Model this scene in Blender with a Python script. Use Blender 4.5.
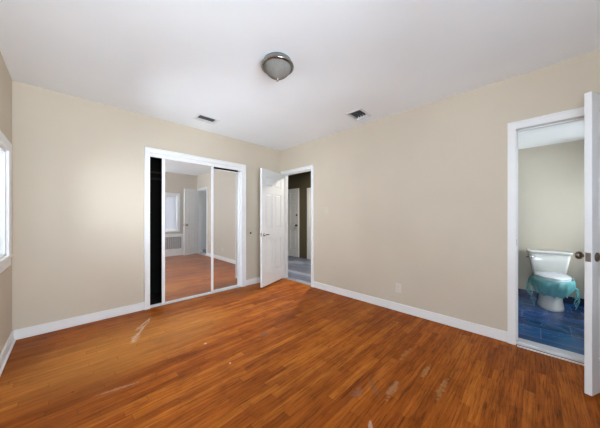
import bpy, bmesh, math, random
from mathutils import Vector, Matrix

for o in list(bpy.data.objects):
    bpy.data.objects.remove(o)
SC = bpy.context.scene
COL = SC.collection
random.seed(4)

# ------------------------------------------------------------------ camera
CAM_H = 1.195
cd = bpy.data.cameras.new('camera')
cd.sensor_width = 36.0
cd.sensor_fit = 'HORIZONTAL'
cd.lens = 233.06 / 600 * 36
cd.shift_y = 3.54 / 600
cd.clip_start = 0.02
cam = bpy.data.objects.new('camera', cd)
COL.objects.link(cam)
cam.location = (0, 0, CAM_H)
cam.rotation_euler = (math.pi / 2, 0, 0.790244 - math.pi / 2)
SC.camera = cam

# ------------------------------------------------------------------ sky, exposure
SC.view_settings.view_transform = 'Standard'
SC.view_settings.look = 'None'
SC.view_settings.gamma = 1
SC.view_settings.use_curve_mapping = False
SC.view_settings.exposure = 1.0

world = bpy.data.worlds.new('overcast_sky')
SC.world = world
world.use_nodes = True
wbg = world.node_tree.nodes['Background']
wbg.inputs[1].default_value = 9.0
# overcast sky above, extra brightness added below the horizon to light the ceiling
_t = world.node_tree
_tc = _t.nodes.new('ShaderNodeTexCoord')
_sx = _t.nodes.new('ShaderNodeSeparateXYZ')
_mr = _t.nodes.new('ShaderNodeMapRange')
_mr.inputs[1].default_value, _mr.inputs[2].default_value = -0.12, 0.12
_cr = _t.nodes.new('ShaderNodeValToRGB')
_cr.color_ramp.elements[0].color = (1.14, 1.28, 1.44, 1)
_cr.color_ramp.elements[1].color = (0.85, 0.96, 1.085, 1)
_t.links.new(_tc.outputs['Generated'], _sx.inputs[0])
_t.links.new(_sx.outputs[2], _mr.inputs[0])
_t.links.new(_mr.outputs[0], _cr.inputs[0])
_t.links.new(_cr.outputs[0], wbg.inputs[0])

SC.cycles.max_bounces = 14
SC.cycles.diffuse_bounces = 8
SC.cycles.glossy_bounces = 6
SC.cycles.transparent_max_bounces = 12
SC.cycles.sample_clamp_indirect = 6

# ------------------------------------------------------------------ room measures
XL, XR = -0.392, 2.982          # left wall, right wall (room faces)
YB, YF = -0.62, 3.562           # back wall, front wall
H = 2.524
TH = 0.12                       # wall thickness
# closet opening
CX0, CX1, CZ = 0.752, 2.109, 2.049
# bedroom doorway (to the hall), in the right wall
EY0, EY1, EZ = 2.727, 3.475, 2.035
# bathroom doorway, in the right wall
BY0, BY1, BZ = -0.492, 0.127, 2.022
# windows:  left wall (y0,y1,z0,z1) and back wall (x0,x1,z0,z1)
W1 = (2.36, 3.225, 0.86, 1.775)
W3 = (1.20, 2.375, 0.745, 1.83)
W2 = (-0.50, 0.16, 0.50, 2.10)  # unseen side window, added to light the right wall and ceiling
W5 = (-0.30, 0.90, 0.50, 2.20)  # unseen back window, added to light the closet wall and ceiling
BATHX, BATHY0, BATHY1, BATHZ = 4.93, -1.25, 0.85, 2.245
HALLX, HALLY0, HALLY1 = 4.90, 0.97, 6.6
W4 = (3.80, 4.70, 0.70, 1.80)    # bathroom window, wall at BATHY0


def portal(name, loc, rot, sx, sy):
    l = bpy.data.lights.new(name, 'AREA')
    l.shape = 'RECTANGLE'
    l.size, l.size_y = sx, sy
    l.cycles.is_portal = True
    o = bpy.data.objects.new(name, l)
    COL.objects.link(o)
    o.location = loc
    o.rotation_euler = rot
    o['kind'] = 'helper'
    return o


def win_portals():
    hp = math.pi / 2
    # an area light shines along its local -Z
    for n, w in (('daylight_portal', W1), ('daylight_portal', W2)):
        portal(n, (XL - TH - 0.01, (w[0] + w[1]) / 2, (w[2] + w[3]) / 2), (0, -hp, 0), w[3] - w[2], w[1] - w[0])
    portal('daylight_portal', ((W3[0] + W3[1]) / 2, YB - TH - 0.01, (W3[2] + W3[3]) / 2), (hp, 0, 0), W3[1] - W3[0], W3[3] - W3[2])
    portal('daylight_portal', ((W5[0] + W5[1]) / 2, YB - TH - 0.01, (W5[2] + W5[3]) / 2), (hp, 0, 0), W5[1] - W5[0], W5[3] - W5[2])
    portal('daylight_portal', ((W4[0] + W4[1]) / 2, BATHY0 - TH - 0.01, (W4[2] + W4[3]) / 2), (hp, 0, 0), W4[1] - W4[0], W4[3] - W4[2])


win_portals()

hl = bpy.data.lights.new('hall_fill_light', 'AREA')  # unseen light without a fixture, added to brighten the hall
hl.shape = 'DISK'
hl.size = 0.3
hl.energy = 33
hl.color = (1.0, 0.93, 0.82)
hlo = bpy.data.objects.new('hall_fill_light', hl)
COL.objects.link(hlo)
hlo.location = (4.0, 3.3, H - 0.05)
hlo['kind'] = 'helper'


# ------------------------------------------------------------------ materials
def srgb(r, g, b):
    f = lambda c: (c / 255 / 12.92) if c / 255 <= 0.04045 else ((c / 255 + 0.055) / 1.055) ** 2.4
    return (f(r), f(g), f(b), 1)


class NT:
    """a small wrapper that makes node graphs shorter to write"""
    def __init__(self, name):
        self.m = bpy.data.materials.new(name)
        self.m.use_nodes = True
        self.t = self.m.node_tree
        self.p = self.t.nodes['Principled BSDF']

    def n(self, typ, **kw):
        nd = self.t.nodes.new(typ)
        for k, v in kw.items():
            setattr(nd, k, v)
        return nd

    def l(self, a, b):
        self.t.links.new(a, b)

    def val(self, sock, v):
        if hasattr(v, 'is_output') or isinstance(v, bpy.types.NodeSocket):
            self.l(v, sock)
        else:
            sock.default_value = v

    def math(self, op, a, b=None, c=None, clamp=False):
        nd = self.n('ShaderNodeMath', operation=op, use_clamp=clamp)
        self.val(nd.inputs[0], a)
        if b is not None:
            self.val(nd.inputs[1], b)
        if c is not None:
            self.val(nd.inputs[2], c)
        return nd.outputs[0]

    def mix(self, fac, a, b, blend='MIX'):
        nd = self.n('ShaderNodeMix', data_type='RGBA', blend_type=blend)
        self.val(nd.inputs[0], fac)
        self.val(nd.inputs[6], a)
        self.val(nd.inputs[7], b)
        return nd.outputs[2]

    def coord(self):
        return self.n('ShaderNodeTexCoord').outputs['Object']

    def noise(self, vec, scale, detail=3, rough=0.5, dist=0.0):
        nd = self.n('ShaderNodeTexNoise')
        if vec is not None:
            self.l(vec, nd.inputs['Vector'])
        nd.inputs['Scale'].default_value = scale
        nd.inputs['Detail'].default_value = detail
        nd.inputs['Roughness'].default_value = rough
        nd.inputs['Distortion'].default_value = dist
        return nd.outputs[0]

    def ramp(self, fac, stops):
        nd = self.n('ShaderNodeValToRGB')
        self.l(fac, nd.inputs[0])
        cr = nd.color_ramp
        while len(cr.elements) < len(stops):
            cr.elements.new(0.5)
        for e, (p, c) in zip(cr.elements, stops):
            e.position = p
            e.color = c
        return nd.outputs[0]

    def bump(self, h, strength, dist=0.002):
        nd = self.n('ShaderNodeBump')
        nd.inputs['Strength'].default_value = strength
        nd.inputs['Distance'].default_value = dist
        self.l(h, nd.inputs['Height'])
        self.l(nd.outputs[0], self.p.inputs['Normal'])


def paint(name, col, rough=0.6, var=0.03, scale=3.0, bump=0.05, spec=0.3):
    k = NT(name)
    c = k.coord()
    nz = k.noise(c, scale, 4)
    d = tuple(max(0, x * (1 - var * 2)) for x in col[:3]) + (1,)
    u = tuple(min(1, x * (1 + var * 2)) for x in col[:3]) + (1,)
    k.l(k.ramp(nz, [(0.3, d), (0.7, u)]), k.p.inputs['Base Color'])
    k.p.inputs['Roughness'].default_value = rough
    k.p.inputs['Specular IOR Level'].default_value = spec
    if bump:
        k.bump(k.noise(c, 180, 2), bump, 0.001)
    return k.m


def metal(name, col, rough=0.3):
    k = NT(name)
    c = k.coord()
    nz = k.noise(c, 60, 3)
    d = tuple(x * 0.85 for x in col[:3]) + (1,)
    k.l(k.ramp(nz, [(0.3, d), (0.7, col)]), k.p.inputs['Base Color'])
    k.p.inputs['Metallic'].default_value = 1
    k.p.inputs['Roughness'].default_value = rough
    return k.m


M = {}
M['wall'] = paint('beige_wall_paint', (0.585, 0.515, 0.415, 1), 0.75, 0.018, 1.3, 0.10, 0.2)
M['bathwall'] = paint('pale_beige_bathroom_paint', (0.60, 0.53, 0.42, 1), 0.7, 0.018, 1.3, 0.08, 0.2)
M['whitewall'] = paint('white_bathroom_paint', (0.76, 0.77, 0.78, 1), 0.4, 0.01, 1.3, 0.03, 0.4)
M['bathceiling'] = paint('white_bathroom_ceiling_paint', (0.92, 0.90, 0.87, 1), 0.85, 0.01, 1.0, 0.06, 0.1)
M['hallwall'] = paint('olive_hall_paint', (0.118, 0.102, 0.066, 1), 0.8, 0.03, 1.3, 0.08, 0.2)
M['ceiling'] = paint('white_ceiling_paint', (0.87, 0.90, 0.92, 1), 0.85, 0.01, 1.0, 0.06, 0.1)
M['trim'] = paint('white_trim_paint', (0.80, 0.80, 0.795, 1), 0.38, 0.01, 4.0, 0.02, 0.45)
M['door'] = paint('white_door_paint', (0.76, 0.77, 0.775, 1), 0.5, 0.012, 4.0, 0.03, 0.45)
M['closet'] = paint('closet_shade_black', (0.012, 0.011, 0.010, 1), 0.85, 0.05, 3.0, 0.03, 0.1)  # closet shade put into the colour of its beige walls
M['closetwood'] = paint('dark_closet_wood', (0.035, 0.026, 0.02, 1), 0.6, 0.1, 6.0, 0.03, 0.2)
M['nickel'] = metal('brushed_nickel', (0.33, 0.315, 0.295, 1), 0.24)
M['chrome'] = metal('chrome', (0.75, 0.75, 0.76, 1), 0.12)
M['bronze'] = metal('aged_bronze', (0.23, 0.18, 0.145, 1), 0.28)
M['steel'] = metal('worn_steel', (0.36, 0.35, 0.34, 1), 0.38)
M['dark'] = paint('dark_rubber', (0.03, 0.028, 0.026, 1), 0.6, 0.05, 20, 0.02, 0.3)
M['vent_dark'] = paint('dark_vent_metal', (0.11, 0.11, 0.112, 1), 0.6, 0.2, 60, 0.02, 0.3)  # dark grey of the vent blades and duct face
M['vent_white'] = paint('white_vent_enamel', (0.76, 0.76, 0.76, 1), 0.45, 0.02, 20, 0.0, 0.4)
M['ivory'] = paint('ivory_plastic', (0.64, 0.59, 0.51, 1), 0.35, 0.01, 20, 0.0, 0.5)
M['beige_plate'] = paint('beige_painted_plate', (0.61, 0.54, 0.44, 1), 0.5, 0.01, 20, 0.0, 0.3)
M['ceramic'] = paint('white_glazed_ceramic', (0.79, 0.76, 0.69, 1), 0.08, 0.01, 6, 0.0, 0.6)
M['seatplastic'] = paint('white_seat_plastic', (0.80, 0.82, 0.84, 1), 0.22, 0.01, 6, 0.0, 0.5)
M['navy'] = paint('navy_tile_base', (0.012, 0.02, 0.06, 1), 0.25, 0.1, 10, 0.0, 0.5)
M['grille'] = paint('grey_grille_metal', (0.46, 0.46, 0.46, 1), 0.4, 0.04, 20, 0.0, 0.4)
M['marble'] = paint('white_marble_sill', (0.70, 0.72, 0.76, 1), 0.25, 0.05, 9, 0.0, 0.5)
M['oakstrip'] = paint('worn_oak_threshold', (0.30, 0.22, 0.14, 1), 0.5, 0.15, 30, 0.02, 0.3)


def mirror_mat():
    k = NT('mirror_glass')
    nz = k.noise(k.coord(), 2.0, 2)
    k.l(k.ramp(nz, [(0.3, (0.93, 0.94, 0.94, 1)), (0.7, (0.95, 0.955, 0.955, 1))]), k.p.inputs['Base Color'])
    k.p.inputs['Metallic'].default_value = 0.91
    k.p.inputs['Roughness'].default_value = 0.0
    return k.m


M['mirror'] = mirror_mat()


def pane_mat():
    k = NT('window_glass')
    tr = k.n('ShaderNodeBsdfTransparent')
    tr.inputs[0].default_value = (0.97, 0.98, 0.98, 1)
    gl = k.n('ShaderNodeBsdfGlossy')
    gl.inputs['Roughness'].default_value = 0.0
    fr = k.n('ShaderNodeFresnel')
    fr.inputs[0].default_value = 1.45
    mx = k.n('ShaderNodeMixShader')
    k.l(fr.outputs[0], mx.inputs[0])
    k.l(tr.outputs[0], mx.inputs[1])
    k.l(gl.outputs[0], mx.inputs[2])
    k.l(mx.outputs[0], k.t.nodes['Material Output'].inputs[0])
    return k.m


M['pane'] = pane_mat()


def sheer_mat(name, col, trans, alpha=1.0):
    k = NT(name)
    df = k.n('ShaderNodeBsdfDiffuse')
    nz = k.noise(k.coord(), 40, 3)
    d = tuple(x * 0.88 for x in col[:3]) + (1,)
    cc = k.ramp(nz, [(0.3, d), (0.7, col)])
    k.l(cc, df.inputs[0])
    tl = k.n('ShaderNodeBsdfTranslucent')
    k.l(cc, tl.inputs[0])
    mx = k.n('ShaderNodeMixShader')
    mx.inputs[0].default_value = trans
    k.l(df.outputs[0], mx.inputs[1])
    k.l(tl.outputs[0], mx.inputs[2])
    out = mx.outputs[0]
    if alpha < 1:
        tr = k.n('ShaderNodeBsdfTransparent')
        m2 = k.n('ShaderNodeMixShader')
        m2.inputs[0].default_value = alpha
        k.l(tr.outputs[0], m2.inputs[1])
        k.l(out, m2.inputs[2])
        out = m2.outputs[0]
    k.l(out, k.t.nodes['Material Output'].inputs[0])
    return k.m


M['blind'] = sheer_mat('white_blind_fabric', (0.72, 0.72, 0.75, 1), 0.24)
M['frosted'] = sheer_mat('frosted_glass', (0.29, 0.275, 0.25, 1), 0.2)
M['teal'] = sheer_mat('sheer_teal_fabric', (0.38, 0.86, 0.86, 1), 0.35, 0.60)


def wood_floor():
    k = NT('oak_strip_floor')
    c = k.coord()
    sp = k.n('ShaderNodeSeparateXYZ')
    k.l(c, sp.inputs[0])
    X, Y = sp.outputs[0], sp.outputs[1]
    PW = 0.0575
    yy = k.math('DIVIDE', Y, PW)
    row = k.math('FLOOR', yy)
    fy = k.math('FRACT', yy)
    wn = k.n('ShaderNodeTexWhiteNoise', noise_dimensions='1D')
    k.l(row, wn.inputs['W'])
    off = k.math('MULTIPLY', wn.outputs['Value'], 7.3)
    wn2 = k.n('ShaderNodeTexWhiteNoise', noise_dimensions='1D')
    k.l(k.math('ADD', row, 91.7), wn2.inputs['W'])
    ln = k.math('MULTIPLY_ADD', wn2.outputs['Value'], 0.55, 0.45)
    xx = k.math('DIVIDE', k.math('ADD', X, off), ln)
    colm = k.math('FLOOR', xx)
    fx = k.math('FRACT', xx)
    cv = k.n('ShaderNodeCombineXYZ')
    k.l(row, cv.inputs[0])
    k.l(colm, cv.inputs[1])
    wn3 = k.n('ShaderNodeTexWhiteNoise', noise_dimensions='2D')
    k.l(cv.outputs[0], wn3.inputs['Vector'])
    rnd = wn3.outputs['Value']
    # grain, drawn out along the strip and shifted for each board
    gv = k.n('ShaderNodeCombineXYZ')
    k.l(k.math('MULTIPLY_ADD', X, 1.7, k.math('MULTIPLY', rnd, 31.0)), gv.inputs[0])
    k.l(k.math('MULTIPLY', Y, 34.0), gv.inputs[1])
    k.l(k.math('MULTIPLY', rnd, 57.0), gv.inputs[2])
    g1 = k.noise(gv.outputs[0], 1.0, 6, 0.62, 0.6)
    gv2 = k.n('ShaderNodeCombineXYZ')
    k.l(k.math('MULTIPLY_ADD', X, 6.0, k.math('MULTIPLY', rnd, 13.0)), gv2.inputs[0])
    k.l(k.math('MULTIPLY', Y, 170.0), gv2.inputs[1])
    g2 = k.noise(gv2.outputs[0], 1.0, 3, 0.6)
    base = k.ramp(rnd, [(0.0, (0.29, 0.070, 0.0070, 1)), (0.35, (0.355, 0.092, 0.0095, 1)),
                        (0.75, (0.41, 0.113, 0.012, 1)), (1.0, (0.48, 0.150, 0.018, 1))])
    gr = k.ramp(g1, [(0.30, (0.50, 0.42, 0.34, 1)), (0.46, (0.88, 0.85, 0.82, 1)), (0.58, (1.05, 1.06, 1.08, 1)), (0.74, (1.34, 1.42, 1.5, 1))])
    col = k.mix(0.9, base, gr, 'MULTIPLY')
    fine = k.ramp(g2, [(0.33, (0.42, 0.35, 0.29, 1)), (0.5, (1.05, 1.05, 1.05, 1))])
    col = k.mix(0.55, col, fine, 'MULTIPLY')
    # dirt worked into the grain: thin dark streaks along the strips
    gv3 = k.n('ShaderNodeCombineXYZ')
    k.l(k.math('MULTIPLY', X, 4.5), gv3.inputs[0])
    k.l(k.math('MULTIPLY', Y, 75.0), gv3.inputs[1])
    g3 = k.noise(gv3.outputs[0], 1.0, 4, 0.7, 0.3)
    col = k.mix(0.75, col, k.ramp(g3, [(0.36, (0.40, 0.32, 0.25, 1)), (0.46, (0.93, 0.92, 0.9, 1)), (0.6, (1.12, 1.12, 1.12, 1))]), 'MULTIPLY')
    g4 = k.noise(c, 5.5, 5, 0.65, 0.4)
    col = k.mix(0.6, col, k.ramp(g4, [(0.32, (0.66, 0.60, 0.55, 1)), (0.48, (1, 1, 1, 1)), (0.7, (1.15, 1.18, 1.22, 1))]), 'MULTIPLY')
    # traffic wear: broad paler and darker patches in the old finish
    wear = k.noise(c, 1.15, 5, 0.6)
    col = k.mix(0.55, col, k.ramp(wear, [(0.33, (0.70, 0.68, 0.66, 1)), (0.52, (1, 1, 1, 1)), (0.72, (1.16, 1.2, 1.25, 1))]), 'MULTIPLY')
    # golden worn patch and broad darker patches, scuffs and stains:   x, y, half length, half width, turn, colour, strength
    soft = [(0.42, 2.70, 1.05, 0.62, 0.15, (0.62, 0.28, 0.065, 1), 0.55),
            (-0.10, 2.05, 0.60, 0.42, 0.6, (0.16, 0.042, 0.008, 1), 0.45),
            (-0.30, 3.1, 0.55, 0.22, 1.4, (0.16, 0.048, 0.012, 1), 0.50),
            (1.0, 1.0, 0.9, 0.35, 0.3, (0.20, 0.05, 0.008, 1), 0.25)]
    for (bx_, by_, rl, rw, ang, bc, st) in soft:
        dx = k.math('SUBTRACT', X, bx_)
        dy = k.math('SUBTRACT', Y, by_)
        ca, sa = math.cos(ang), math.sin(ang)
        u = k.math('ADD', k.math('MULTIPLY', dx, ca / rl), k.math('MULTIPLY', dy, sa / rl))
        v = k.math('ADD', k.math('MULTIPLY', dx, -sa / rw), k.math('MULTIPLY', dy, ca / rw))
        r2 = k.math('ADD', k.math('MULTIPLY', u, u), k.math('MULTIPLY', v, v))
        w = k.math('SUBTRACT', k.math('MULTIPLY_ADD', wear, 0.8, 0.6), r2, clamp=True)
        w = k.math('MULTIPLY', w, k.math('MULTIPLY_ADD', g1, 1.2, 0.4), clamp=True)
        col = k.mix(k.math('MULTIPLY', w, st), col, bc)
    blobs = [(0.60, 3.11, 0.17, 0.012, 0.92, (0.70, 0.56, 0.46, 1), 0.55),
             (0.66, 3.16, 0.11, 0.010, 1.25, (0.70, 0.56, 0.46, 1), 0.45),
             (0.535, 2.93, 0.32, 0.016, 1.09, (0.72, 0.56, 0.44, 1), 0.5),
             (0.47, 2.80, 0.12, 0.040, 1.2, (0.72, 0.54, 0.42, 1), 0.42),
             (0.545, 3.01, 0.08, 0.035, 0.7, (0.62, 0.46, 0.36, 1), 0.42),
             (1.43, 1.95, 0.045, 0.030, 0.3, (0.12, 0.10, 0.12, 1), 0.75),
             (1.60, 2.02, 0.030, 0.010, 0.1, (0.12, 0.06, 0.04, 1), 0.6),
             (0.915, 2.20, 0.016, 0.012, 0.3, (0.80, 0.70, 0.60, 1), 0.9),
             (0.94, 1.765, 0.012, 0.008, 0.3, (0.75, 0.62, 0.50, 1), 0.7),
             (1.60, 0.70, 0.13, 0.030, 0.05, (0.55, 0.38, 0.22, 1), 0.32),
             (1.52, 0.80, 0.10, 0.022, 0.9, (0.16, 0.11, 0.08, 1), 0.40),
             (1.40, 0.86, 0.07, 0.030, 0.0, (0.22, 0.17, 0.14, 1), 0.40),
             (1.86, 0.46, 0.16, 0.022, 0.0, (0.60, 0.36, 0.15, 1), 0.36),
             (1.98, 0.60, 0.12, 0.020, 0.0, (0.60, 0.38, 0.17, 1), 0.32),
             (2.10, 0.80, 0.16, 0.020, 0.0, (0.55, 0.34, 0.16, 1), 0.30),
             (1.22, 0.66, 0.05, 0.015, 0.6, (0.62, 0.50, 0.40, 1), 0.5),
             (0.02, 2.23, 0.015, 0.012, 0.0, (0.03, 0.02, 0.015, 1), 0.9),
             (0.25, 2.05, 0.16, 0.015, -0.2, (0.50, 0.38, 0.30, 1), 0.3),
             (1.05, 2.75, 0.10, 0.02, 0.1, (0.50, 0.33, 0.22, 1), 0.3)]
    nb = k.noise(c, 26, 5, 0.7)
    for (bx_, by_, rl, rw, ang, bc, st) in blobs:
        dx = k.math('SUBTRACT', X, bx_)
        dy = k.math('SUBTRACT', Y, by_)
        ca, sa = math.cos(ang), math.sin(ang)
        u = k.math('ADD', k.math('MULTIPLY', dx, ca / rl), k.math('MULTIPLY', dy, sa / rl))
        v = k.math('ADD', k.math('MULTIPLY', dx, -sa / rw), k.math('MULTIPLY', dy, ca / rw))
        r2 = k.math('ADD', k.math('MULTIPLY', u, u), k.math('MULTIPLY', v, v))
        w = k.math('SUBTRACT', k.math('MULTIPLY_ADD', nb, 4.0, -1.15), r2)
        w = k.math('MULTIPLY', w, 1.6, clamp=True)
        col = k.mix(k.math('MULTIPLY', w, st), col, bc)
    # joints
    e1 = k.math('LESS_THAN', fy, 0.018)
    e2 = k.math('GREATER_THAN', fy, 0.982)
    e3 = k.math('LESS_THAN', fx, 0.004)
    e = k.math('MAXIMUM', k.math('MAXIMUM', e1, e2), e3)
    col = k.mix(k.math('MULTIPLY', e, 0.5), col, (0.04, 0.014, 0.005, 1))
    k.l(col, k.p.inputs['Base Color'])
    k.l(k.math('MULTIPLY_ADD', wear, 0.22, 0.36), k.p.inputs['Roughness'])
    k.p.inputs['Specular IOR Level'].default_value = 0.10
    hgt = k.math('SUBTRACT', k.math('MULTIPLY', g2, 0.15), e)
    k.bump(hgt, 0.16, 0.0015)
    return k.m


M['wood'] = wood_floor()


def plank_like(name, w, ln, cols, joint, rough, along='Y', veins=None):
    """long tiles laid in rows along one axis"""
    k = NT(name)
    c = k.coord()
    sp = k.n('ShaderNodeSeparateXYZ')
    k.l(c, sp.inputs[0])
    A, B = (sp.outputs[1], sp.outputs[0]) if along == 'Y' else (sp.outputs[0], sp.outputs[1])
    bb = k.math('DIVIDE', B, w)
    row = k.math('FLOOR', bb)
    fb = k.math('FRACT', bb)
    aa = k.math('DIVIDE', k.math('MULTIPLY_ADD', row, ln * 0.37, A), ln)
    colm = k.math('FLOOR', aa)
    fa = k.math('FRACT', aa)
    cv = k.n('ShaderNodeCombineXYZ')
    k.l(row, cv.inputs[0])
    k.l(colm, cv.inputs[1])
    wn = k.n('ShaderNodeTexWhiteNoise', noise_dimensions='2D')
    k.l(cv.outputs[0], wn.inputs['Vector'])
    gv = k.n('ShaderNodeCombineXYZ')
    k.l(k.math('MULTIPLY_ADD', A, 2.0, k.math('MULTIPLY', wn.outputs['Value'], 20)), gv.inputs[0])
    k.l(k.math('MULTIPLY', B, 9.0), gv.inputs[1])
    nz = k.noise(gv.outputs[0], 1.2, 6, 0.65, 0.5)
    f = k.math('ADD', k.math('MULTIPLY', nz, 0.75), k.math('MULTIPLY', wn.outputs['Value'], 0.25))
    col = k.ramp(f, cols)
    if veins:
        vn = k.noise(c, 2.4, 4, 0.55, 1.2)
        v = k.math('ABSOLUTE', k.math('SUBTRACT', vn, 0.5))
        v = k.math('SUBTRACT', 1.0, k.math('MULTIPLY', v, 55.0), clamp=True)
        col = k.mix(k.math('MULTIPLY', v, 0.4), col, veins)
    e = k.math('MAXIMUM', k.math('LESS_THAN', fb, 0.008 / w), k.math('LESS_THAN', fa, 0.004 / ln))
    col = k.mix(k.math('MULTIPLY', e, 0.55), col, joint)
    k.l(col, k.p.inputs['Base Color'])
    k.p.inputs['Roughness'].default_value = rough
    k.bump(k.math('SUBTRACT', 1.0, e), 0.2, 0.001)
    return k.m


M['bluetile'] = plank_like('blue_marbled_tile', 0.30, 0.60,
                           [(0.25, (0.004, 0.026, 0.115, 1)), (0.5, (0.008, 0.072, 0.27, 1)), (0.8, (0.028, 0.165, 0.46, 1))],
                           (0.35, 0.45, 0.58, 1), 0.22, 'Y', (0.16, 0.34, 0.60, 1))
M['hallfloor'] = plank_like('grey_hall_planks', 0.15, 0.9,
                            [(0.3, (0.07, 0.085, 0.13, 1)), (0.5, (0.155, 0.175, 0.24, 1)), (0.7, (0.34, 0.37, 0.46, 1))],
                            (0.06, 0.065, 0.075, 1), 0.4, 'Y')


# ------------------------------------------------------------------ mesh helpers
class MB:
    def __init__(self):
        self.bm = bmesh.new()

    def box(self, x0, x1, y0, y1, z0, z1, bevel=0.0, seg=2):
        vs = [self.bm.verts.new((x, y, z)) for x in (x0, x1) for y in (y0, y1) for z in (z0, z1)]
        fs = []
        for q in ((0, 1, 3, 2), (4, 6, 7, 5), (0, 4, 5, 1), (2, 3, 7, 6), (0, 2, 6, 4), (1, 5, 7, 3)):
            fs.append(self.bm.faces.new([vs[i] for i in q]))
        if bevel:
            es = list({e for f in fs for e in f.edges})
            bmesh.ops.bevel(self.bm, geom=es, offset=bevel, segments=seg, profile=0.5, affect='EDGES')
        return self

    def hexa(self, pts):
        """eight corners, bottom ring then top ring"""
        vs = [self.bm.verts.new(p) for p in pts]
        for q in ((3, 2, 1, 0), (4, 5, 6, 7), (0, 1, 5, 4), (1, 2, 6, 5), (2, 3, 7, 6), (3, 0, 4, 7)):
            self.bm.faces.new([vs[i] for i in q])
        return self

    def lathe(self, prof, center=(0, 0, 0), axis='Z', seg=40, smooth=True):
        """profile of (radius, height) pairs"""
        rings = []
        for r, h in prof:
            ring = []
            if r < 1e-6:
                ring = [self.bm.verts.new(self._ax(0, 0, h, center, axis))]
            else:
                for i in range(seg):
                    a = 2 * math.pi * i / seg
                    ring.append(self.bm.verts.new(self._ax(r * math.cos(a), r * math.sin(a), h, center, axis)))
            rings.append(ring)
        for a, b in zip(rings, rings[1:]):
            for i in range(seg):
                j = (i + 1) % seg
                if len(a) == 1 and len(b) == 1:
                    continue
                if len(a) == 1:
                    f = self.bm.faces.new([a[0], b[i], b[j]])
                elif len(b) == 1:
                    f = self.bm.faces.new([a[i], a[j], b[0]])
                else:
                    f = self.bm.faces.new([a[i], a[j], b[j], b[i]])
                f.smooth = smooth
        for ring in (rings[0], rings[-1]):
            if len(ring) > 2:
                self.bm.faces.new(ring)
        return self

    @staticmethod
    def _ax(x, y, h, c, axis):
        if axis == 'Z':
            p = (x, y, h)
        elif axis == 'Y':
            p = (x, h, y)
        else:
            p = (h, x, y)
        return (p[0] + c[0], p[1] + c[1], p[2] + c[2])

    def tube(self, pts, r, seg=8):
        pts = [Vector(p) for p in pts]
        rings = []
        for i, p in enumerate(pts):
            d = (pts[min(i + 1, len(pts) - 1)] - pts[max(i - 1, 0)]).normalized()
            up = Vector((0, 0, 1)) if abs(d.z) < 0.9 else Vector((1, 0, 0))
            s = d.cross(up).normalized()
            t = d.cross(s)
            rr = r[i] if isinstance(r, (list, tuple)) else r
            rings.append([self.bm.verts.new(p + s * rr * math.cos(2 * math.pi * k / seg) + t * rr * math.sin(2 * math.pi * k / seg)) for k in range(seg)])
        for a, b in zip(rings, rings[1:]):
            for i in range(seg):
                f = self.bm.faces.new([a[i], a[(i + 1) % seg], b[(i + 1) % seg], b[i]])
                f.smooth = True
        self.bm.faces.new(rings[0])
        self.bm.faces.new(rings[-1])
        return self

    def loft(self, rings, cap=True, smooth=True):
        vr = [[self.bm.verts.new(p) for p in ring] for ring in rings]
        n = len(vr[0])
        for a, b in zip(vr, vr[1:]):
            for i in range(n):
                f = self.bm.faces.new([a[i], a[(i + 1) % n], b[(i + 1) % n], b[i]])
                f.smooth = smooth
        if cap:
            self.bm.faces.new(vr[0])
            self.bm.faces.new(vr[-1])
        return self

    def build(self, name, mat, parent=None, loc=(0, 0, 0), rot=(0, 0, 0)):
        bmesh.ops.recalc_face_normals(self.bm, faces=self.bm.faces)
        me = bpy.data.meshes.new(name)
        self.bm.to_mesh(me)
        self.bm.free()
        me.materials.append(mat)
        o = bpy.data.objects.new(name, me)
        COL.objects.link(o)
        o.location = loc
        o.rotation_euler = rot
        if parent:
            o.parent = parent
        return o


def tag(o, label, cat, kind=None, group=None):
    o['label'] = label
    o['category'] = cat
    if kind:
        o['kind'] = kind
    if group:
        o['group'] = group
    return o


def empty(name, loc, rz=0.0):
    o = bpy.data.objects.new(name, None)
    o.empty_display_size = 0.1
    COL.objects.link(o)
    o.location = loc
    o.rotation_euler = (0, 0, rz)
    return o


def panel_with_holes(mb, axis, f0, f1, a0, a1, z0, z1, holes):
    """a wall slab: thickness f0..f1 across 'axis', run a0..a1, with rectangular openings (a,b,za,zb)"""
    cuts = sorted({a0, a1, *[h[0] for h in holes], *[h[1] for h in holes]})
    for s, e in zip(cuts, cuts[1:]):
        mid = (s + e) / 2
        hs = sorted([h for h in holes if h[0] < mid < h[1]], key=lambda h: h[2])
        z = z0
        spans = []
        for h in hs:
            if h[2] > z + 1e-6:
                spans.append((z, h[2]))
            z = h[3]
        if z < z1 - 1e-6:
            spans.append((z, z1))
        for za, zb in spans:
            if axis == 'X':
                mb.box(f0, f1, s, e, za, zb)
            else:
                mb.box(s, e, f0, f1, za, zb)
    return mb


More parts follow.
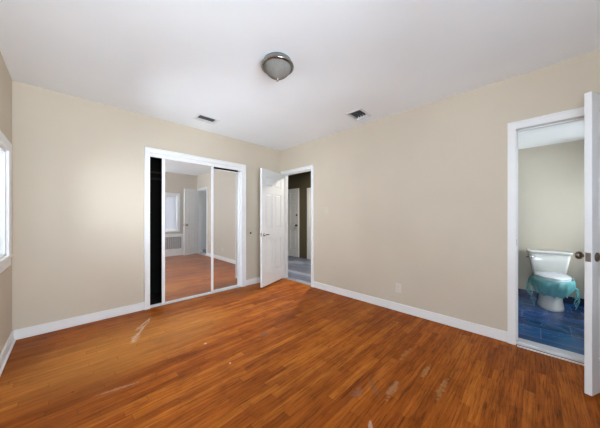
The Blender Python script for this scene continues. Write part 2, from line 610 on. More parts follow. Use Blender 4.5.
# ------------------------------------------------------------------ the shell
S = 'structure'
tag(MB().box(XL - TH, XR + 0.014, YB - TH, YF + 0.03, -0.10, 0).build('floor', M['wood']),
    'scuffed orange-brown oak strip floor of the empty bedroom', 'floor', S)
VENTS = [(1.322, 3.125, 0.29, 0.21), (2.66, 1.612, 0.285, 0.235)]     # x, y, width, depth
VF = 0.024                                                              # vent frame width
cb = MB()
xs = sorted({XL - TH, XR + TH, *[v[0] - v[2] / 2 + VF for v in VENTS], *[v[0] + v[2] / 2 - VF for v in VENTS]})
for xa, xb in zip(xs, xs[1:]):
    ya = YB - TH
    for v in VENTS:
        if abs((xa + xb) / 2 - v[0]) < v[2] / 2 - VF:
            cb.box(xa, xb, ya, v[1] - v[3] / 2 + VF, H, H + 0.1)
            ya = v[1] + v[3] / 2 - VF
    cb.box(xa, xb, ya, YF + TH, H, H + 0.1)
tag(cb.build('ceiling', M['ceiling']),
    'flat white bedroom ceiling with a dome light and two vents', 'ceiling', S)
tag(panel_with_holes(MB(), 'Y', YF, YF + TH, XL - TH, XR, 0, H, [(CX0 - 0.015, CX1 + 0.015, 0, CZ + 0.015)]).build('wall_front', M['wall']),
    'beige wall around the mirrored closet', 'wall', S)
tag(panel_with_holes(MB(), 'X', XR, XR + TH - 0.004, YB - TH, YF + 0.06, 0, H,
                     [(EY0 - 0.012, EY1 + 0.012, 0, EZ + 0.012), (BY0 - 0.012, BY1 + 0.012, 0, BZ + 0.012)]).build('wall_right', M['wall']),
    'long beige wall between the hall doorway and the bathroom doorway', 'wall', S)
tag(panel_with_holes(MB(), 'X', XL - TH, XL, YB - TH, YF, 0, H, [W1, W2]).build('wall_left', M['wall']),
    'beige side wall with the bright window at the picture edge', 'wall', S)
tag(panel_with_holes(MB(), 'Y', YB - TH, YB, XL, XR, 0, H, [W3, W5]).build('wall_back', M['wall']),
    'beige wall with a blind-covered window, seen in the closet mirror', 'wall', S)

# closet cavity behind the mirror panels
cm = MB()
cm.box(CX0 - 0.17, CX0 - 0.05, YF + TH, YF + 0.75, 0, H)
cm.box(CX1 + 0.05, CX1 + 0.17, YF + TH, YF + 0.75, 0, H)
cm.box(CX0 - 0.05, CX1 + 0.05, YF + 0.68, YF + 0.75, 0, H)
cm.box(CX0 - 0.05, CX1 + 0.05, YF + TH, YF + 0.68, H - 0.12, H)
tag(cm.build('wall_closet', M['closet']), 'closet interior walls behind the mirror doors, coloured black for their shade', 'wall', S)
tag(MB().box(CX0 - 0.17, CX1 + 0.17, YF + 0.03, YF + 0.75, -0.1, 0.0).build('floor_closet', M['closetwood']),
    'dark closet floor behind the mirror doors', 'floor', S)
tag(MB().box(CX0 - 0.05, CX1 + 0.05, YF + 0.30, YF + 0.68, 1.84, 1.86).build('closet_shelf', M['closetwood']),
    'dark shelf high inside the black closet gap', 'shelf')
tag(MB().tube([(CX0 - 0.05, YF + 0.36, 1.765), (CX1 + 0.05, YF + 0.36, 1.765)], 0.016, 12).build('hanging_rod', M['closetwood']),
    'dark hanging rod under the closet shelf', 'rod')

# bathroom shell
bx0 = XR + TH
tag(MB().box(XR + 0.014, BATHX + TH, BATHY0 - TH, BATHY1, -0.1, 0.0).build('floor_bathroom', M['bluetile']),
    'deep blue marbled bathroom floor under the toilet', 'floor', S)
tag(MB().box(bx0 - 0.004, BATHX + TH, BATHY0 - TH, BATHY1, BATHZ, BATHZ + 0.1).build('ceiling_bathroom', M['bathceiling']),
    'low white bathroom ceiling', 'ceiling', S)
tag(MB().box(BATHX, BATHX + TH, BATHY0, BATHY1, 0, BATHZ).build('wall_bathroom', M['bathwall']),
    'pale beige bathroom wall behind the toilet', 'wall', S)
b = panel_with_holes(MB(), 'Y', BATHY0 - TH, BATHY0, bx0 - 0.004, BATHX + TH, 0, BATHZ, [W4])
b.box(bx0 - 0.004, bx0, BATHY0, BY0 - 0.012, 0, BATHZ)
b.box(bx0 - 0.004, bx0, BY1 + 0.012, BATHY1, 0, BATHZ)
b.box(bx0 - 0.004, bx0, BY0 - 0.012, BY1 + 0.012, BZ + 0.012, BATHZ)
tag(b.build('wall_bathroom_side', M['whitewall']), 'white bathroom side wall, seen through the doorway in the mirror', 'wall', S)
tag(MB().box(BATHX - 0.012, BATHX, BATHY0, BATHY1, 0, 0.10).build('baseboard_bathroom', M['navy']),
    'navy tile base along the bathroom wall behind the toilet', 'baseboard', S)
tag(MB().box(XR + 0.014, bx0 + 0.01, BY0, BY1, 0, 0.026, 0.004).build('trim_sill', M['marble']),
    'white marble sill across the bathroom doorway', 'sill', S)
tag(MB().box(XR - 0.038, XR - 0.024, BY0 + 0.0, BY1 - 0.008, 0, 0.012, 0.004).build('trim_strip', M['trim']),
    'thin white strip on the wood floor before the bathroom sill', 'trim', S)

# hall shell
tag(MB().box(XR + 0.014, HALLX + 0.7, BATHY1, HALLY1, -0.1, 0.0).build('floor_hall', M['hallfloor']),
    'grey plank floor of the hall beyond the bedroom doorway', 'floor', S)
hw = MB()
hw.box(bx0 - 0.004, HALLX + TH, BATHY1, HALLY0, 0, H)
hw.box(bx0 - 0.004, HALLX + TH, HALLY1 - TH, HALLY1, 0, H)
hw.box(bx0 - 0.004, bx0, YF + 0.06, HALLY1 - TH, 0, H)
tag(hw.build('wall_hall_side', M['hallwall']), 'olive hall side walls beyond the bedroom doorway', 'wall', S)
HD0, HD1 = 4.965, 5.74      # white hall door, y range
tag(MB().box(HALLX, HALLX + TH, HALLY0, HALLY1, 0, H).build('wall_hall', M['hallwall']),
    'dark olive hall wall behind the two white hall doors', 'wall', S)
tag(MB().box(XR + TH, HALLX + TH, BATHY1, HALLY1, H, H + 0.1).build('ceiling_hall', M['ceiling']), 'white hall ceiling above the grey planks', 'ceiling', S)
tag(MB().box(XR + 0.0, XR + 0.045, EY0, EY1, 0, 0.007, 0.002).build('trim_threshold', M['oakstrip']),
    'worn tan threshold strip across the bedroom doorway', 'threshold', S)

# ------------------------------------------------------------------ casings and baseboards
CT = 0.017


def casing_right(name, y0, y1, z, label, wy0=0.06, wy1=0.06, top=0.066):
    """white casing round an opening in the right wall, with its jamb lining"""
    mb = MB()
    mb.box(XR - CT, XR, y0 - wy0, y0, 0, z, 0.003)
    mb.box(XR - CT, XR, y1, y1 + wy1, 0, z, 0.003)
    mb.box(XR - CT, XR, y0 - wy0, y1 + wy1, z, z + top, 0.003)
    mb.box(XR - CT - 0.006, XR, y0 - wy0, y1 + wy1, z + top - 0.012, z + top, 0.002)
    o = tag(mb.build(name, M['trim']), label, 'door frame', S)
    j = MB()
    j.box(XR, XR + TH + 0.004, y0 - 0.012, y0, 0, z + 0.012)
    j.box(XR, XR + TH + 0.004, y1, y1 + 0.012, 0, z + 0.012)
    j.box(XR, XR + TH + 0.004, y0, y1, z, z + 0.012)
    j.build('jamb', M['trim'], o)
    s = MB()
    s.box(XR + 0.045, XR + 0.08, y0, y0 + 0.011, 0.03, z)
    s.box(XR + 0.045, XR + 0.08, y1 - 0.011, y1, 0.03, z)
    s.box(XR + 0.045, XR + 0.08, y0, y1, z - 0.011, z)
    s.build('door_stop', M['trim'], o)
    return o


casing_right('trim_1', EY0, EY1, EZ, 'white casing of the doorway into the grey-floored hall', 0.056, 0.070, 0.064)
bc = casing_right('trim_2', BY0, BY1, BZ, 'white casing of the bathroom doorway', 0.06, 0.06, 0.07)
MB().box(XR + 0.012, XR + 0.040, BY1 - 0.0015, BY1 + 0.001, 0.93, 0.99).build('strike_plate', M['steel'], bc)

# closet casing, jamb, header fascia, tracks
mb = MB()
mb.box(CX0 - 0.062, CX0, YF - CT, YF, 0, CZ, 0.003)
mb.box(CX1, CX1 + 0.078, YF - CT, YF, 0, CZ, 0.003)
mb.box(CX0 - 0.062, CX1 + 0.078, YF - CT, YF, CZ, CZ + 0.062, 0.003)
mb.box(CX0 - 0.062, CX0 - 0.050, YF - CT - 0.006, YF, 0, CZ + 0.062, 0.002)
mb.box(CX1 + 0.066, CX1 + 0.078, YF - CT - 0.006, YF, 0, CZ + 0.062, 0.002)
mb.box(CX0 - 0.062, CX1 + 0.078, YF - CT - 0.006, YF, CZ + 0.050, CZ + 0.062, 0.002)
cc = tag(mb.build('trim_3', M['trim']), 'white casing around the mirrored closet', 'door frame', S)
j = MB()
j.box(CX0 - 0.015, CX0, YF, YF + TH, 0, CZ + 0.015)
j.box(CX1, CX1 + 0.015, YF, YF + TH, 0, CZ + 0.015)
j.box(CX0, CX1, YF, YF + TH, CZ, CZ + 0.015)
j.build('jamb', M['trim'], cc)
MB().box(CX0, CX1, YF + 0.004, YF + 0.012, CZ - 0.050, CZ).build('track_fascia', M['trim'], cc)
MB().box(CX0, CX1, YF + 0.012, YF + 0.090, CZ - 0.012, CZ).build('top_track', M['steel'], cc)
t = MB()
MB().box(CX0, CX1, YF + 0.004, YF + 0.085, 0, 0.005).build('track_base', M['steel'], cc)
for yy in (0.002, 0.046, 0.078):
    t.box(CX0, CX1, YF + yy, YF + yy + 0.007, 0.005, 0.016)
t.build('bottom_track', M['vent_white'], cc)

# sliding mirror panels: the left one in the front track, the right one behind it
def mirror_panel(x0, x1, y, label, wl, wr, drop=0.0):
    """hangs from the top track, leaning out by a quarter of a degree at the top"""
    root = empty('sliding_mirror', ((x0 + x1) / 2, y, 0.016))
    root.rotation_euler = (0.0046, 0, 0)
    w, h = (x1 - x0) / 2, CZ - 0.014 - 0.016 - drop
    MB().box(-w + 0.008, w - 0.008, 0.002, 0.009, 0.012, h - 0.012).build('mirror_glass', M['mirror'], root)
    for a, b_ in ((-w, -w + wl), (w - wr, w)):
        MB().box(a, b_, -0.004, 0.011, 0, h, 0.002).build('stile', M['trim'], root)
    MB().box(-w + wl, w - wr, -0.003, 0.010, 0, 0.014, 0.002).build('bottom_rail', M['trim'], root)
    MB().box(-w + wl, w - wr, -0.003, 0.010, h - 0.012, h, 0.002).build('top_rail', M['trim'], root)
    return tag(root, label, 'mirror door', 'thing', 'sliding mirror doors of the closet')


mirror_panel(0.900, 1.624, YF + 0.030, 'front mirror door of the closet, beside the black gap', 0.038, 0.036)
mirror_panel(1.405, 2.106, YF + 0.062, 'rear mirror door of the closet, partly behind the front one, beside the right casing', 0.03, 0.010, 0.058)

BH = 0.103


def baseboard(name, x0, x1, y0, y1, label):
    mb = MB()
    mb.box(x0, x1, y0, y1, 0.004, BH, 0.004)
    tag(mb.build(name, M['trim']), label, 'baseboard', S)


baseboard('baseboard_front', XL, CX0 - 0.062, YF - 0.014, YF, 'white baseboard left of the mirrored closet')
baseboard('baseboard_front_corner', CX1 + 0.078, XR - 0.002, YF - 0.014, YF, 'short white baseboard behind the open bedroom door')
baseboard('baseboard_right', XR - 0.014, XR, BY1 + 0.06, EY0 - 0.056, 'long white baseboard between hall and bathroom doorways')
o_ = MB()
o_.box(XL, XL + 0.014, YB, YF - 0.014, 0.004, BH, 0.004)
o_.box(XL + 0.014, XL + 0.026, YB, YF - 0.014, 0.002, 0.020, 0.004)
tag(o_.build('baseboard_left', M['trim']), 'white baseboard with shoe moulding under the bright window', 'baseboard', S)
baseboard('baseboard_back', XL + 0.014, XR, YB, YB + 0.014, 'white baseboard along the wall seen in the mirror')


# ------------------------------------------------------------------ windows
def window(name, axis, face, out, a0, a1, z0, z1, label, cas=0.10, apron=True, ctop=None, sill=0.045):
    """double-hung window in a wall. axis: 'X' for a wall of constant x. face: room face, out: +1/-1 towards outside"""
    def bx(mb, f0, f1, p0, p1, q0, q1, bev=0.0):
        f0, f1 = sorted((face + out * f0, face + out * f1))
        if axis == 'X':
            mb.box(f0, f1, p0, p1, q0, q1, bev)
        else:
            mb.box(p0, p1, f0, f1, q0, q1, bev)
        return mb
    ctop = ctop or cas
    mb = MB()
    bx(mb, -0.022, 0, a0 - cas, a0, z0 - 0.02, z1 + ctop, 0.004)
    bx(mb, -0.022, 0, a1, a1 + cas, z0 - 0.02, z1 + ctop, 0.004)
    bx(mb, -0.022, 0, a0, a1, z1, z1 + ctop, 0.004)
    bx(mb, 0, TH, a0 - 0.0, a0 + 0.02, z0, z1)
    bx(mb, 0, TH, a1 - 0.02, a1, z0, z1)
    bx(mb, 0, TH, a0 + 0.02, a1 - 0.02, z1 - 0.02, z1)
    bx(mb, 0, TH, a0 + 0.02, a1 - 0.02, z0, z0 + 0.02)
    root = tag(mb.build(name, M['trim']), label, 'window', S)
    s = MB()
    bx(s, -sill, 0.02, a0 - cas - 0.0, a1 + cas + 0.0, z0 - 0.02, z0 + 0.005, 0.004)
    s.build('window_sill', M['trim'], root)
    if apron:
        s = MB()
        bx(s, -0.018, 0, a0 - cas + 0.01, a1 + cas - 0.01, z0 - 0.095, z0 - 0.02, 0.004)
        s.build('apron', M['trim'], root)
    zm = (z0 + z1) / 2 - 0.01
    for nm, fa, za, zb in (('lower_sash', 0.035, z0 + 0.02, zm + 0.02), ('upper_sash', 0.068, zm - 0.02, z1 - 0.02)):
        s = MB()
        p0, p1 = a0 + 0.02, a1 - 0.02
        w = 0.04
        bx(s, fa, fa + 0.03, p0, p0 + w, za, zb)
        bx(s, fa, fa + 0.03, p1 - w, p1, za, zb)
        bx(s, fa, fa + 0.03, p0 + w, p1 - w, za, za + w)
        bx(s, fa, fa + 0.03, p0 + w, p1 - w, zb - w, zb)
        so = s.build(nm, M['trim'], root)
        g = MB()
        bx(g, fa + 0.013, fa + 0.017, p0 + w, p1 - w, za + w, zb - w)
        g.build('pane', M['pane'], so)
    return root


window('window_1', 'X', XL, -1, *W1, 'white double-hung window, bright with daylight, at the picture edge', 0.13, True, 0.085, 0.026)
window('window_2', 'Y', YB, -1, *W3, 'white window with drawn blind, seen in the closet mirror', 0.075, False)
window('fill_window_side', 'X', XL, -1, *W2, 'tall white double-hung window added at the rear of the side wall for more light', 0.10)
window('fill_window_back', 'Y', YB, -1, *W5, 'wide white double-hung window added opposite the closet to light the room', 0.075)
window('window_4', 'Y', BATHY0, -1, *W4, 'white bathroom window on the unseen side wall', 0.07)

# blind on window 3
bl = empty('roller_blind', ((W3[0] + W3[1]) / 2, YB - 0.018, W3[3] - 0.03))
hw_ = (W3[1] - W3[0]) / 2 - 0.03
MB().tube([(-hw_, 0, 0), (hw_, 0, 0)], 0.014, 14).build('roller', M['vent_white'], bl)
rings = MB()
n = 24
pts_f, pts_b = [], []
for i in range(n + 1):
    z = -i / n * 0.98
    pts_f.append((0.0008 * math.sin(i * 1.9), z))
mbb = MB()
for i in range(n):
    (ya, za), (yb, zb) = pts_f[i], pts_f[i + 1]
    mbb.hexa([(-hw_, yb - .001, zb), (hw_, yb - .001, zb), (hw_, yb + .001, zb), (-hw_, yb + .001, zb),
              (-hw_, ya - .001, za), (hw_, ya - .001, za), (hw_, ya + .001, za), (-hw_, ya + .001, za)])
mbb.build('fabric', M['blind'], bl)
MB().box(-hw_, hw_, -0.006, 0.006, -1.0, -0.975, 0.003).build('bottom_bar', M['vent_white'], bl)
tag(bl, 'pale drawn window blind seen in the closet mirror', 'blind')

# radiator cover below it
rc = empty('radiator_cover', (1.82, YB + 0.014, 0))
RW, RD, RH = 0.70, 0.115, 0.655
r = MB()
r.box(-RW, RW, 0, RD, RH - 0.018, RH, 0.003)
r.build('top_board', M['trim'], rc)
r = MB()
r.box(-RW + 0.01, RW - 0.01, RD - 0.02, RD - 0.005, 0.0, 0.21)
r.box(-RW + 0.01, RW - 0.01, RD - 0.02, RD - 0.005, 0.575, RH - 0.018)
r.box(-RW + 0.01, -RW + 0.055, RD - 0.02, RD - 0.005, 0.21, 0.575)
r.box(RW - 0.055, RW - 0.01, RD - 0.02, RD - 0.005, 0.21, 0.575)
r.box(-RW + 0.01, -RW + 0.025, 0, RD - 0.02, 0, RH - 0.018)
r.box(RW - 0.025, RW - 0.01, 0, RD - 0.02, 0, RH - 0.018)
r.build('cabinet', M['trim'], rc)
r = MB()
x = -RW + 0.055
while x < RW - 0.06:
    r.box(x + 0.010, x + 0.040, RD - 0.018, RD - 0.010, 0.21, 0.555)
    x += 0.060
for z in (0.215, 0.33, 0.45, 0.565):
    r.box(-RW + 0.055, RW - 0.055, RD - 0.022, RD - 0.018, z, z + 0.008)
r.build('grille', M['grille'], rc)
MB().box(-RW + 0.03, RW - 0.03, 0.012, 0.05, 0.1, 0.6).build('radiator', M['steel'], rc)
tag(rc, 'white radiator cover with grey slatted grille below the blind, seen in the mirror', 'radiator cover')


# ------------------------------------------------------------------ six-panel doors
def door_leaf(w, h, t):
    """hinge edge at x=0, leaf along +x, z from 0; thickness -t/2..t/2 in y"""
    mb = MB()
    ht = t / 2
    st = 0.105 if w > 0.62 else 0.09
    mid = 0.10 if w > 0.62 else 0.085
    zr = [0.0, 0.22, 0.80, 0.98, 1.58, 1.70, h - 0.115, h]
    mb.box(0, st, -ht, ht, 0, h, 0.002, 1)
    mb.box(w - st, w, -ht, ht, 0, h, 0.002, 1)
    for a, b_ in ((zr[0], zr[1]), (zr[2], zr[3]), (zr[4], zr[5]), (zr[6], zr[7])):
        mb.box(st - .001, w - st + .001, -ht, ht, a, b_)
    xm0, xm1 = w / 2 - mid / 2, w / 2 + mid / 2
    for a, b_ in ((zr[1], zr[2]), (zr[3], zr[4]), (zr[5], zr[6])):
        mb.box(xm0, xm1, -ht, ht, a - .001, b_ + .001)
        for x0, x1 in ((st, xm0), (xm1, w - st)):
            mb.box(x0 - .001, x1 + .001, -ht + 0.009, ht - 0.009, a - .001, b_ + .001)
            g = 0.028
            for s in (-1, 1):
                y0, y1 = s * (ht - 0.009), s * (ht - 0.003)
                k = 0.014
                mb.hexa([(x0 + g - k, y0, a + g - k), (x1 - g + k, y0, a + g - k), (x1 - g + k, y0, b_ - g + k), (x0 + g - k, y0, b_ - g + k),
                         (x0 + g, y1, a + g), (x1 - g, y1, a + g), (x1 - g, y1, b_ - g), (x0 + g, y1, b_ - g)])
    return mb


def knob(parent, x, z, side, t, mat):
    """round door knob on one face"""
    prof = [(0.0, 0.0), (0.031, 0.0), (0.031, 0.004), (0.026, 0.009), (0.012, 0.012), (0.010, 0.026), (0.014, 0.031),
            (0.024, 0.036), (0.0275, 0.044), (0.026, 0.055), (0.019, 0.062), (0.010, 0.065), (0.0, 0.0655)]
    prof = [(r, side * (t / 2 + hh - 0.0005)) for r, hh in prof]
    return MB().lathe(prof, (x, 0, z), 'Y', 28).build('knob', mat, parent)


def hinges(parent, side, t, h):
    for z in (0.2, h / 2, h - 0.2):
        mb = MB()
        mb.tube([(-0.004, side * t / 2, z - 0.04), (-0.004, side * t / 2, z + 0.04)], 0.006, 10)
        mb.build('hinge', M['steel'], parent)


# bedroom door: hinged by the corner, standing open along the closet wall
ang = math.atan2(3.206 - 3.455, 2.263 - 2.957)
DW, DT = 0.732, 0.035
d1 = door_leaf(DW, 1.990, DT).build('door_1', M['door'], None, (2.957, 3.455, 0.031), (0, 0, ang))
tag(d1, 'white six-panel bedroom door standing open beside the mirrored closet', 'door', S)
for s in (1, -1):
    # lever on a round rose
    mb = MB()
    mb.lathe([(0, s * (DT / 2 - .0005)), (0.030, s * (DT / 2 - .0005)), (0.030, s * (DT / 2 + 0.006)), (0.024, s * (DT / 2 + 0.011)), (0.010, s * (DT / 2 + 0.014)),
              (0.010, s * (DT / 2 + 0.045)), (0.0, s * (DT / 2 + 0.046))], (DW - 0.062, 0, 0.878), 'Y', 24)
    yv = s * (DT / 2 + 0.042)
    mb.tube([(DW - 0.062, yv, 0.878), (DW - 0.09, yv + s * 0.004, 0.879), (DW - 0.13, yv + s * 0.002, 0.876), (DW - 0.160, yv - s * 0.002, 0.872)], [0.011, 0.010, 0.009, 0.007], 10)
    mb.build('door_handle', M['nickel'], d1)
MB().box(DW - 0.0005, DW + 0.0015, -0.0125, 0.0125, 0.848, 0.908).build('latch_plate', M['steel'], d1)
hinges(d1, -1, DT, 1.99)

# bathroom door: hinged on the far jamb, standing open into the room
fx, fy = 2.452, -0.247
hx, hy = 2.955, -0.482
ang = math.atan2(fy - hy, fx - hx)
BW_ = math.hypot(fx - hx, fy - hy)
d2 = door_leaf(BW_, 2.012, DT).build('door_2', M['door'], None, (hx, hy, 0.016), (0, 0, ang))
tag(d2, 'white six-panel bathroom door swung open into the bedroom, seen edge-on', 'door', S)
for s in (1, -1):
    k = knob(d2, BW_ - 0.062, 0.915, s, DT, M['bronze'])
    k['label'] = 'dark bronze door knob'
MB().box(BW_ - 0.0005, BW_ + 0.0015, -0.0125, 0.0125, 0.885, 0.945).build('latch_plate', M['steel'], d2)
hinges(d2, 1, DT, 2.012)

# hall doors
d3 = door_leaf(0.80, 2.06, 0.04).build('door_3', M['door'], None, (HALLX - 0.03, 5.765, 0.01), (0, 0, -math.pi / 2))
tag(d3, 'white hall door with two dark locks, seen through the bedroom doorway', 'door', S)
for z, nm in ((0.955, 'knob'), (1.26, 'deadbolt')):
    pr = [(0, -.0195), (0.028, -.0195), (0.028, -.028), (0.014, -.034), (0.014, -.05), (0.027, -.06), (0.024, -.078), (0, -.082)] if nm == 'knob' else \
        [(0, -.0195), (0.030, -.0195), (0.030, -.030), (0.024, -.038), (0, -.040)]
    MB().lathe(pr, (0.735, 0, z), 'Y', 20).build(nm, M['dark'], d3)
d4 = door_leaf(0.76, 2.03, 0.04).build('door_4', M['door'], None, (HALLX - 0.03, 3.86, 0.01), (0, 0, math.pi / 2))
tag(d4, 'white hall door at the edge of the olive hall wall, mostly hidden by the casing', 'door', S)

# ------------------------------------------------------------------ ceiling light
lt = empty('ceiling_light', (1.262, 1.547, H))
pan = MB().lathe([(0.0, -0.0005), (0.118, -0.0005), (0.120, -0.012), (0.128, -0.022), (0.137, -0.034), (0.1395, -0.044), (0.137, -0.052),
                  (0.128, -0.056), (0.118, -0.054), (0.112, -0.046), (0.0, -0.044)], seg=64)
pan.build('pan', M['nickel'], lt)
dome = []
for i in range(19):
    t = i / 18
    dome.append((0.1165 * (1 - t ** 1.9) ** 0.78, -0.048 - 0.102 * t))
dome[-1] = (0.0, dome[-1][1])
MB().lathe(dome, seg=64).build('glass_dome', M['frosted'], lt)
MB().lathe([(0.0, -0.144), (0.013, -0.147), (0.014, -0.152), (0.008, -0.156), (0.009, -0.162), (0.005, -0.168), (0.0, -0.170)], seg=24).build('finial', M['bronze'], lt)
tag(lt, 'brushed nickel flush ceiling light with frosted glass dome', 'ceiling light')


# ------------------------------------------------------------------ ceiling vents
def vent(loc, rz, w, d, label, parts=None):
    """register: frame w x d, dark cavity, angled blades in two banks"""
    root = empty('ceiling_vent', loc, rz)
    fw = VF
    mb = MB()
    for (x0, x1, y0, y1) in ((-w / 2, w / 2, -d / 2, -d / 2 + fw), (-w / 2, w / 2, d / 2 - fw, d / 2),
                             (-w / 2, -w / 2 + fw, -d / 2 + fw, d / 2 - fw), (w / 2 - fw, w / 2, -d / 2 + fw, d / 2 - fw)):
        mb.box(x0, x1, y0, y1, -0.007, -0.0003, 0.002)
    mb.build('frame', M['vent_white'], root)
    ih = d / 2 - fw
    iw = w / 2 - fw
    dp = 0.048
    t = 0.0015
    mb = MB()
    mb.box(-iw, -iw + t, -ih, ih, 0, dp)
    mb.box(iw - t, iw, -ih, ih, 0, dp)
    mb.box(-iw + t, iw - t, -ih, -ih + t, 0, dp)
    mb.box(-iw + t, iw - t, ih - t, ih, 0, dp)
    mb.build('collar', M['vent_white'], root)
    MB().box(-iw, iw, -ih, ih, dp, dp + 0.004).build('duct_face', M['vent_dark'], root)
    nb = 5
    for i in range(nb):
        y = -ih + (i + 0.5) / nb * 2 * ih
        lean = 0.008
        s = MB()
        s.hexa([(-iw + t, y + lean - .0007, 0.018), (iw - t, y + lean - .0007, 0.018), (iw - t, y + lean + .0007, 0.018), (-iw + t, y + lean + .0007, 0.018),
                (-iw + t, y - .0007, 0.036), (iw - t, y - .0007, 0.036), (iw - t, y + .0007, 0.036), (-iw + t, y + .0007, 0.036)])
        s.build('blade', M['vent_dark'], root)
    tag(root, label, 'vent', None, 'ceiling vents')
    return root


vent((1.322, 3.125, H), 0.0, 0.29, 0.21, 'white ceiling vent with dark blades above the mirrored closet')
vent((2.66, 1.612, H), 0.0, 0.285, 0.235, 'white ceiling vent with dark blades near the long right wall')

# ------------------------------------------------------------------ small wall things
op = empty('wall_outlet', (XR, 1.227, 0.297))
MB().box(-0.005, -0.0002, -0.035, 0.035, -0.058, 0.058, 0.002).build('cover_plate', M['ivory'], op)
for z in (-0.02, 0.02):
    rr = MB().box(-0.0075, -0.005, -0.014, 0.014, z - 0.014, z + 0.014, 0.001).build('receptacle', M['ivory'], op)
    ss = MB()
    ss.box(-0.0079, -0.0074, -0.007, -0.005, z - 0.005, z + 0.006)
    ss.box(-0.0079, -0.0074, 0.005, 0.007, z - 0.005, z + 0.006)
    ss.build('slots', M['dark'], rr)
tag(op, 'ivory wall outlet low on the long beige wall', 'outlet')

sw = empty('light_switch', (XR, 2.395, 1.302))
MB().box(-0.005, -0.0002, -0.035, 0.035, -0.058, 0.058, 0.002).build('cover_plate', M['beige_plate'], sw)
MB().box(-0.013, -0.005, -0.005, 0.005, -0.011, 0.011, 0.002).build('toggle', M['beige_plate'], sw)
tag(sw, 'beige light switch on the wall beside the hall doorway', 'switch')

ds = MB().lathe([(0, 0), (0.016, 0), (0.016, -0.006), (0.012, -0.014), (0.006, -0.018), (0, -0.018)], (0, 0, 0), 'Y', 20)
tag(ds.build('wall_bumper', M['dark'], None, (2.29, YF, 0.92)), 'small dark round bumper on the wall between closet and open door', 'door bumper')

# ------------------------------------------------------------------ toilet
TY = -0.122
TRZ = 0.065
tl = empty('toilet', (4.436 + 0.464 * (1 - math.cos(TRZ)), TY - 0.464 * math.sin(TRZ), 0), TRZ)
BX = BATHX - 0.016 - 4.45       # back limit in local x


def rrect(x0, x1, hy0, hy1, z, r, n=5):
    """rounded rectangle ring at height z"""
    pts = []
    for cx, cy, a0 in ((x1 - r, hy1 - r, 0), (x0 + r, hy1 - r, 90), (x0 + r, hy0 + r, 180), (x1 - r, hy0 + r, 270)):
        for i in range(n + 1):
            a = math.radians(a0 + 90 * i / n)
            pts.append((cx + r * math.cos(a), cy + r * math.sin(a), z))
    return pts


tk = MB()
t0 = BX - 0.205
tk.loft([rrect(t0 + .03, BX, -.150, .150, .385, .03), rrect(t0 + .018, BX, -.163, .163, .42, .035), rrect(t0 + .008, BX, -.186, .186, .58, .035),
         rrect(t0, BX, -.205, .205, .695, .035)])
tk.build('tank', M['ceramic'], tl)
tk = MB()
tk.loft([rrect(t0 - .012, BX, -.216, .216, .694, .035), rrect(t0 - .014, BX, -.218, .218, .720, .035), rrect(t0 - .006, BX, -.21, .21, .730, .03)])
tk.build('tank_lid', M['ceramic'], tl)


def egg(cx, hl, hw, z, n=40, sq=0.0):
    """bowl outline, pointed a little to the front (-x)"""
    pts = []
    for i in range(n):
        a = 2 * math.pi * i / n
        c, s = math.cos(a), math.sin(a)
        w = hw * (1 + 0.10 * c)
        pts.append((cx + hl * c, w * s, z))
    return pts


bw = MB()
bw.loft([egg(0.14, .205, .128, 0.0), egg(0.14, .20, .124, 0.03), egg(0.14, .185, .112, 0.10), egg(0.13, .19, .110, 0.17), egg(0.09, .23, .128, 0.25),
         egg(0.05, .26, .150, 0.32), egg(0.02, .262, .160, 0.37), egg(0.01, .258, .163, 0.40), egg(0.01, .25, .156, 0.408)])
bw.build('bowl', M['ceramic'], tl)
st = MB()
st.loft([egg(0, .238, .160, 0.408), egg(0, .245, .165, 0.415), egg(0, .245, .165, 0.425), egg(0, .238, .160, 0.43)])
st.build('seat', M['seatplastic'], tl)
st = MB()
st.loft([egg(0, .240, .162, 0.431), egg(0, .246, .167, 0.437), egg(0, .243, .165, 0.449), egg(0, .220, .148, 0.457), egg(0, .12, .08, 0.460), egg(0, .015, .012, 0.461)])
st.build('lid', M['seatplastic'], tl)
MB().lathe([(0, 0.002), (0.015, 0.002), (0.015, -0.010), (0.007, -0.014), (0.007, -0.026), (0, -0.027)], (t0 + 0.004, .150, .645), 'X', 20)\
    .tube([(t0 - 0.016, .150, .645), (t0 - 0.020, .185, .640), (t0 - 0.016, .228, .630)], [0.007, 0.006, 0.009], 10).build('flush_lever', M['chrome'], tl)
MB().tube([(t0 + .06, .15, .39), (t0 + .055, .19, .33), (t0 + .09, .205, .24), (BX - .02, .205, .17), (BX + .003, .205, .165)], 0.007, 10).build('supply_hose', M['chrome'], tl)
tag(tl, 'white toilet with closed lid on the blue bathroom floor', 'toilet')

# teal ruffled cover drawn round the bowl
cv = empty('toilet_cover', (tl.location.x, tl.location.y, 0.22), TRZ)
rg = random.Random(7)
nn = 120
ph = [rg.uniform(0, 6.28) for _ in range(8)]


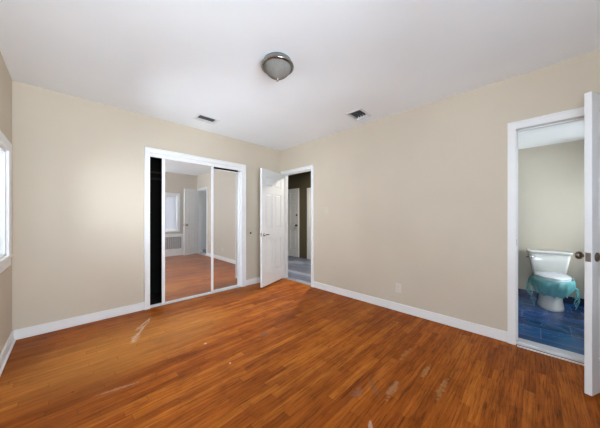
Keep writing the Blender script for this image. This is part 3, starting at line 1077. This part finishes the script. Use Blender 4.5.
def ruffle(a, k):
    return (0.5 * math.sin(11 * a + ph[0] + k) + 0.35 * math.sin(19 * a + ph[1] - 1.3 * k) + 0.3 * math.sin(31 * a + ph[2] + 2 * k))


levels = [(0.205, 0.0, .262, .184, .002), (0.195, 0.0, .272, .190, .004), (0.165, 0.004, .280, .196, .006), (0.130, 0.015, .284, .198, .008),
          (0.090, 0.035, .276, .192, .009), (0.050, 0.060, .258, .176, .010), (0.010, 0.085, .236, .156, .010), (-0.025, 0.105, .222, .148, .012)]
# the cloth goes round the front and both sides and is open towards the tank
A0, A1 = math.radians(52), math.radians(308)
grid = []
cm_ = MB()
for k, (z, cx, hl_, hw2, amp) in enumerate(levels):
    ring = []
    for i in range(nn + 1):
        a = A0 + (A1 - A0) * i / nn
        q = 1 + amp / hw2 * ruffle(a, k * 0.35) * 0.9
        dz = 0.012 * ruffle(a + 0.4, k * 0.2) * (k / 7)
        ring.append(cm_.bm.verts.new((cx + hl_ * q * math.cos(a), hw2 * q * (1 + 0.08 * math.cos(a)) * math.sin(a), z + dz)))
    grid.append(ring)
for ra, rb in zip(grid, grid[1:]):
    for i in range(nn):
        f = cm_.bm.faces.new([ra[i], ra[i + 1], rb[i + 1], rb[i]])
        f.smooth = True
bmesh.ops.solidify(cm_.bm, geom=list(cm_.bm.faces), thickness=0.002)
cm_.build('skirt', M['teal'], cv)
for side, cnt in ((1, 9), (-1, 8)):
    for i in range(cnt):
        a = side * math.radians(rg.uniform(70, 125))
        q = 0.197
        x0 = 0.01 + .27 * math.cos(a)
        y0 = q * math.sin(a)
        zt = rg.uniform(0.06, 0.14)
        ln = rg.uniform(0.10, 0.24)
        pts = []
        for k in range(9):
            f = k / 8
            loop = math.sin(f * math.pi)
            pts.append((x0 + 0.02 * math.sin(f * 5 + i), y0 + side * (0.010 + 0.035 * loop * rg.uniform(.6, 1)) * (1 if f < 0.8 else 0.6), zt - ln * f + 0.02 * math.sin(f * 9 + i)))
        MB().tube(pts, 0.0042, 6).build('ribbon', M['teal'], cv)
tag(cv, 'sheer teal ruffled cover wrapped around the toilet bowl', 'toilet cover')
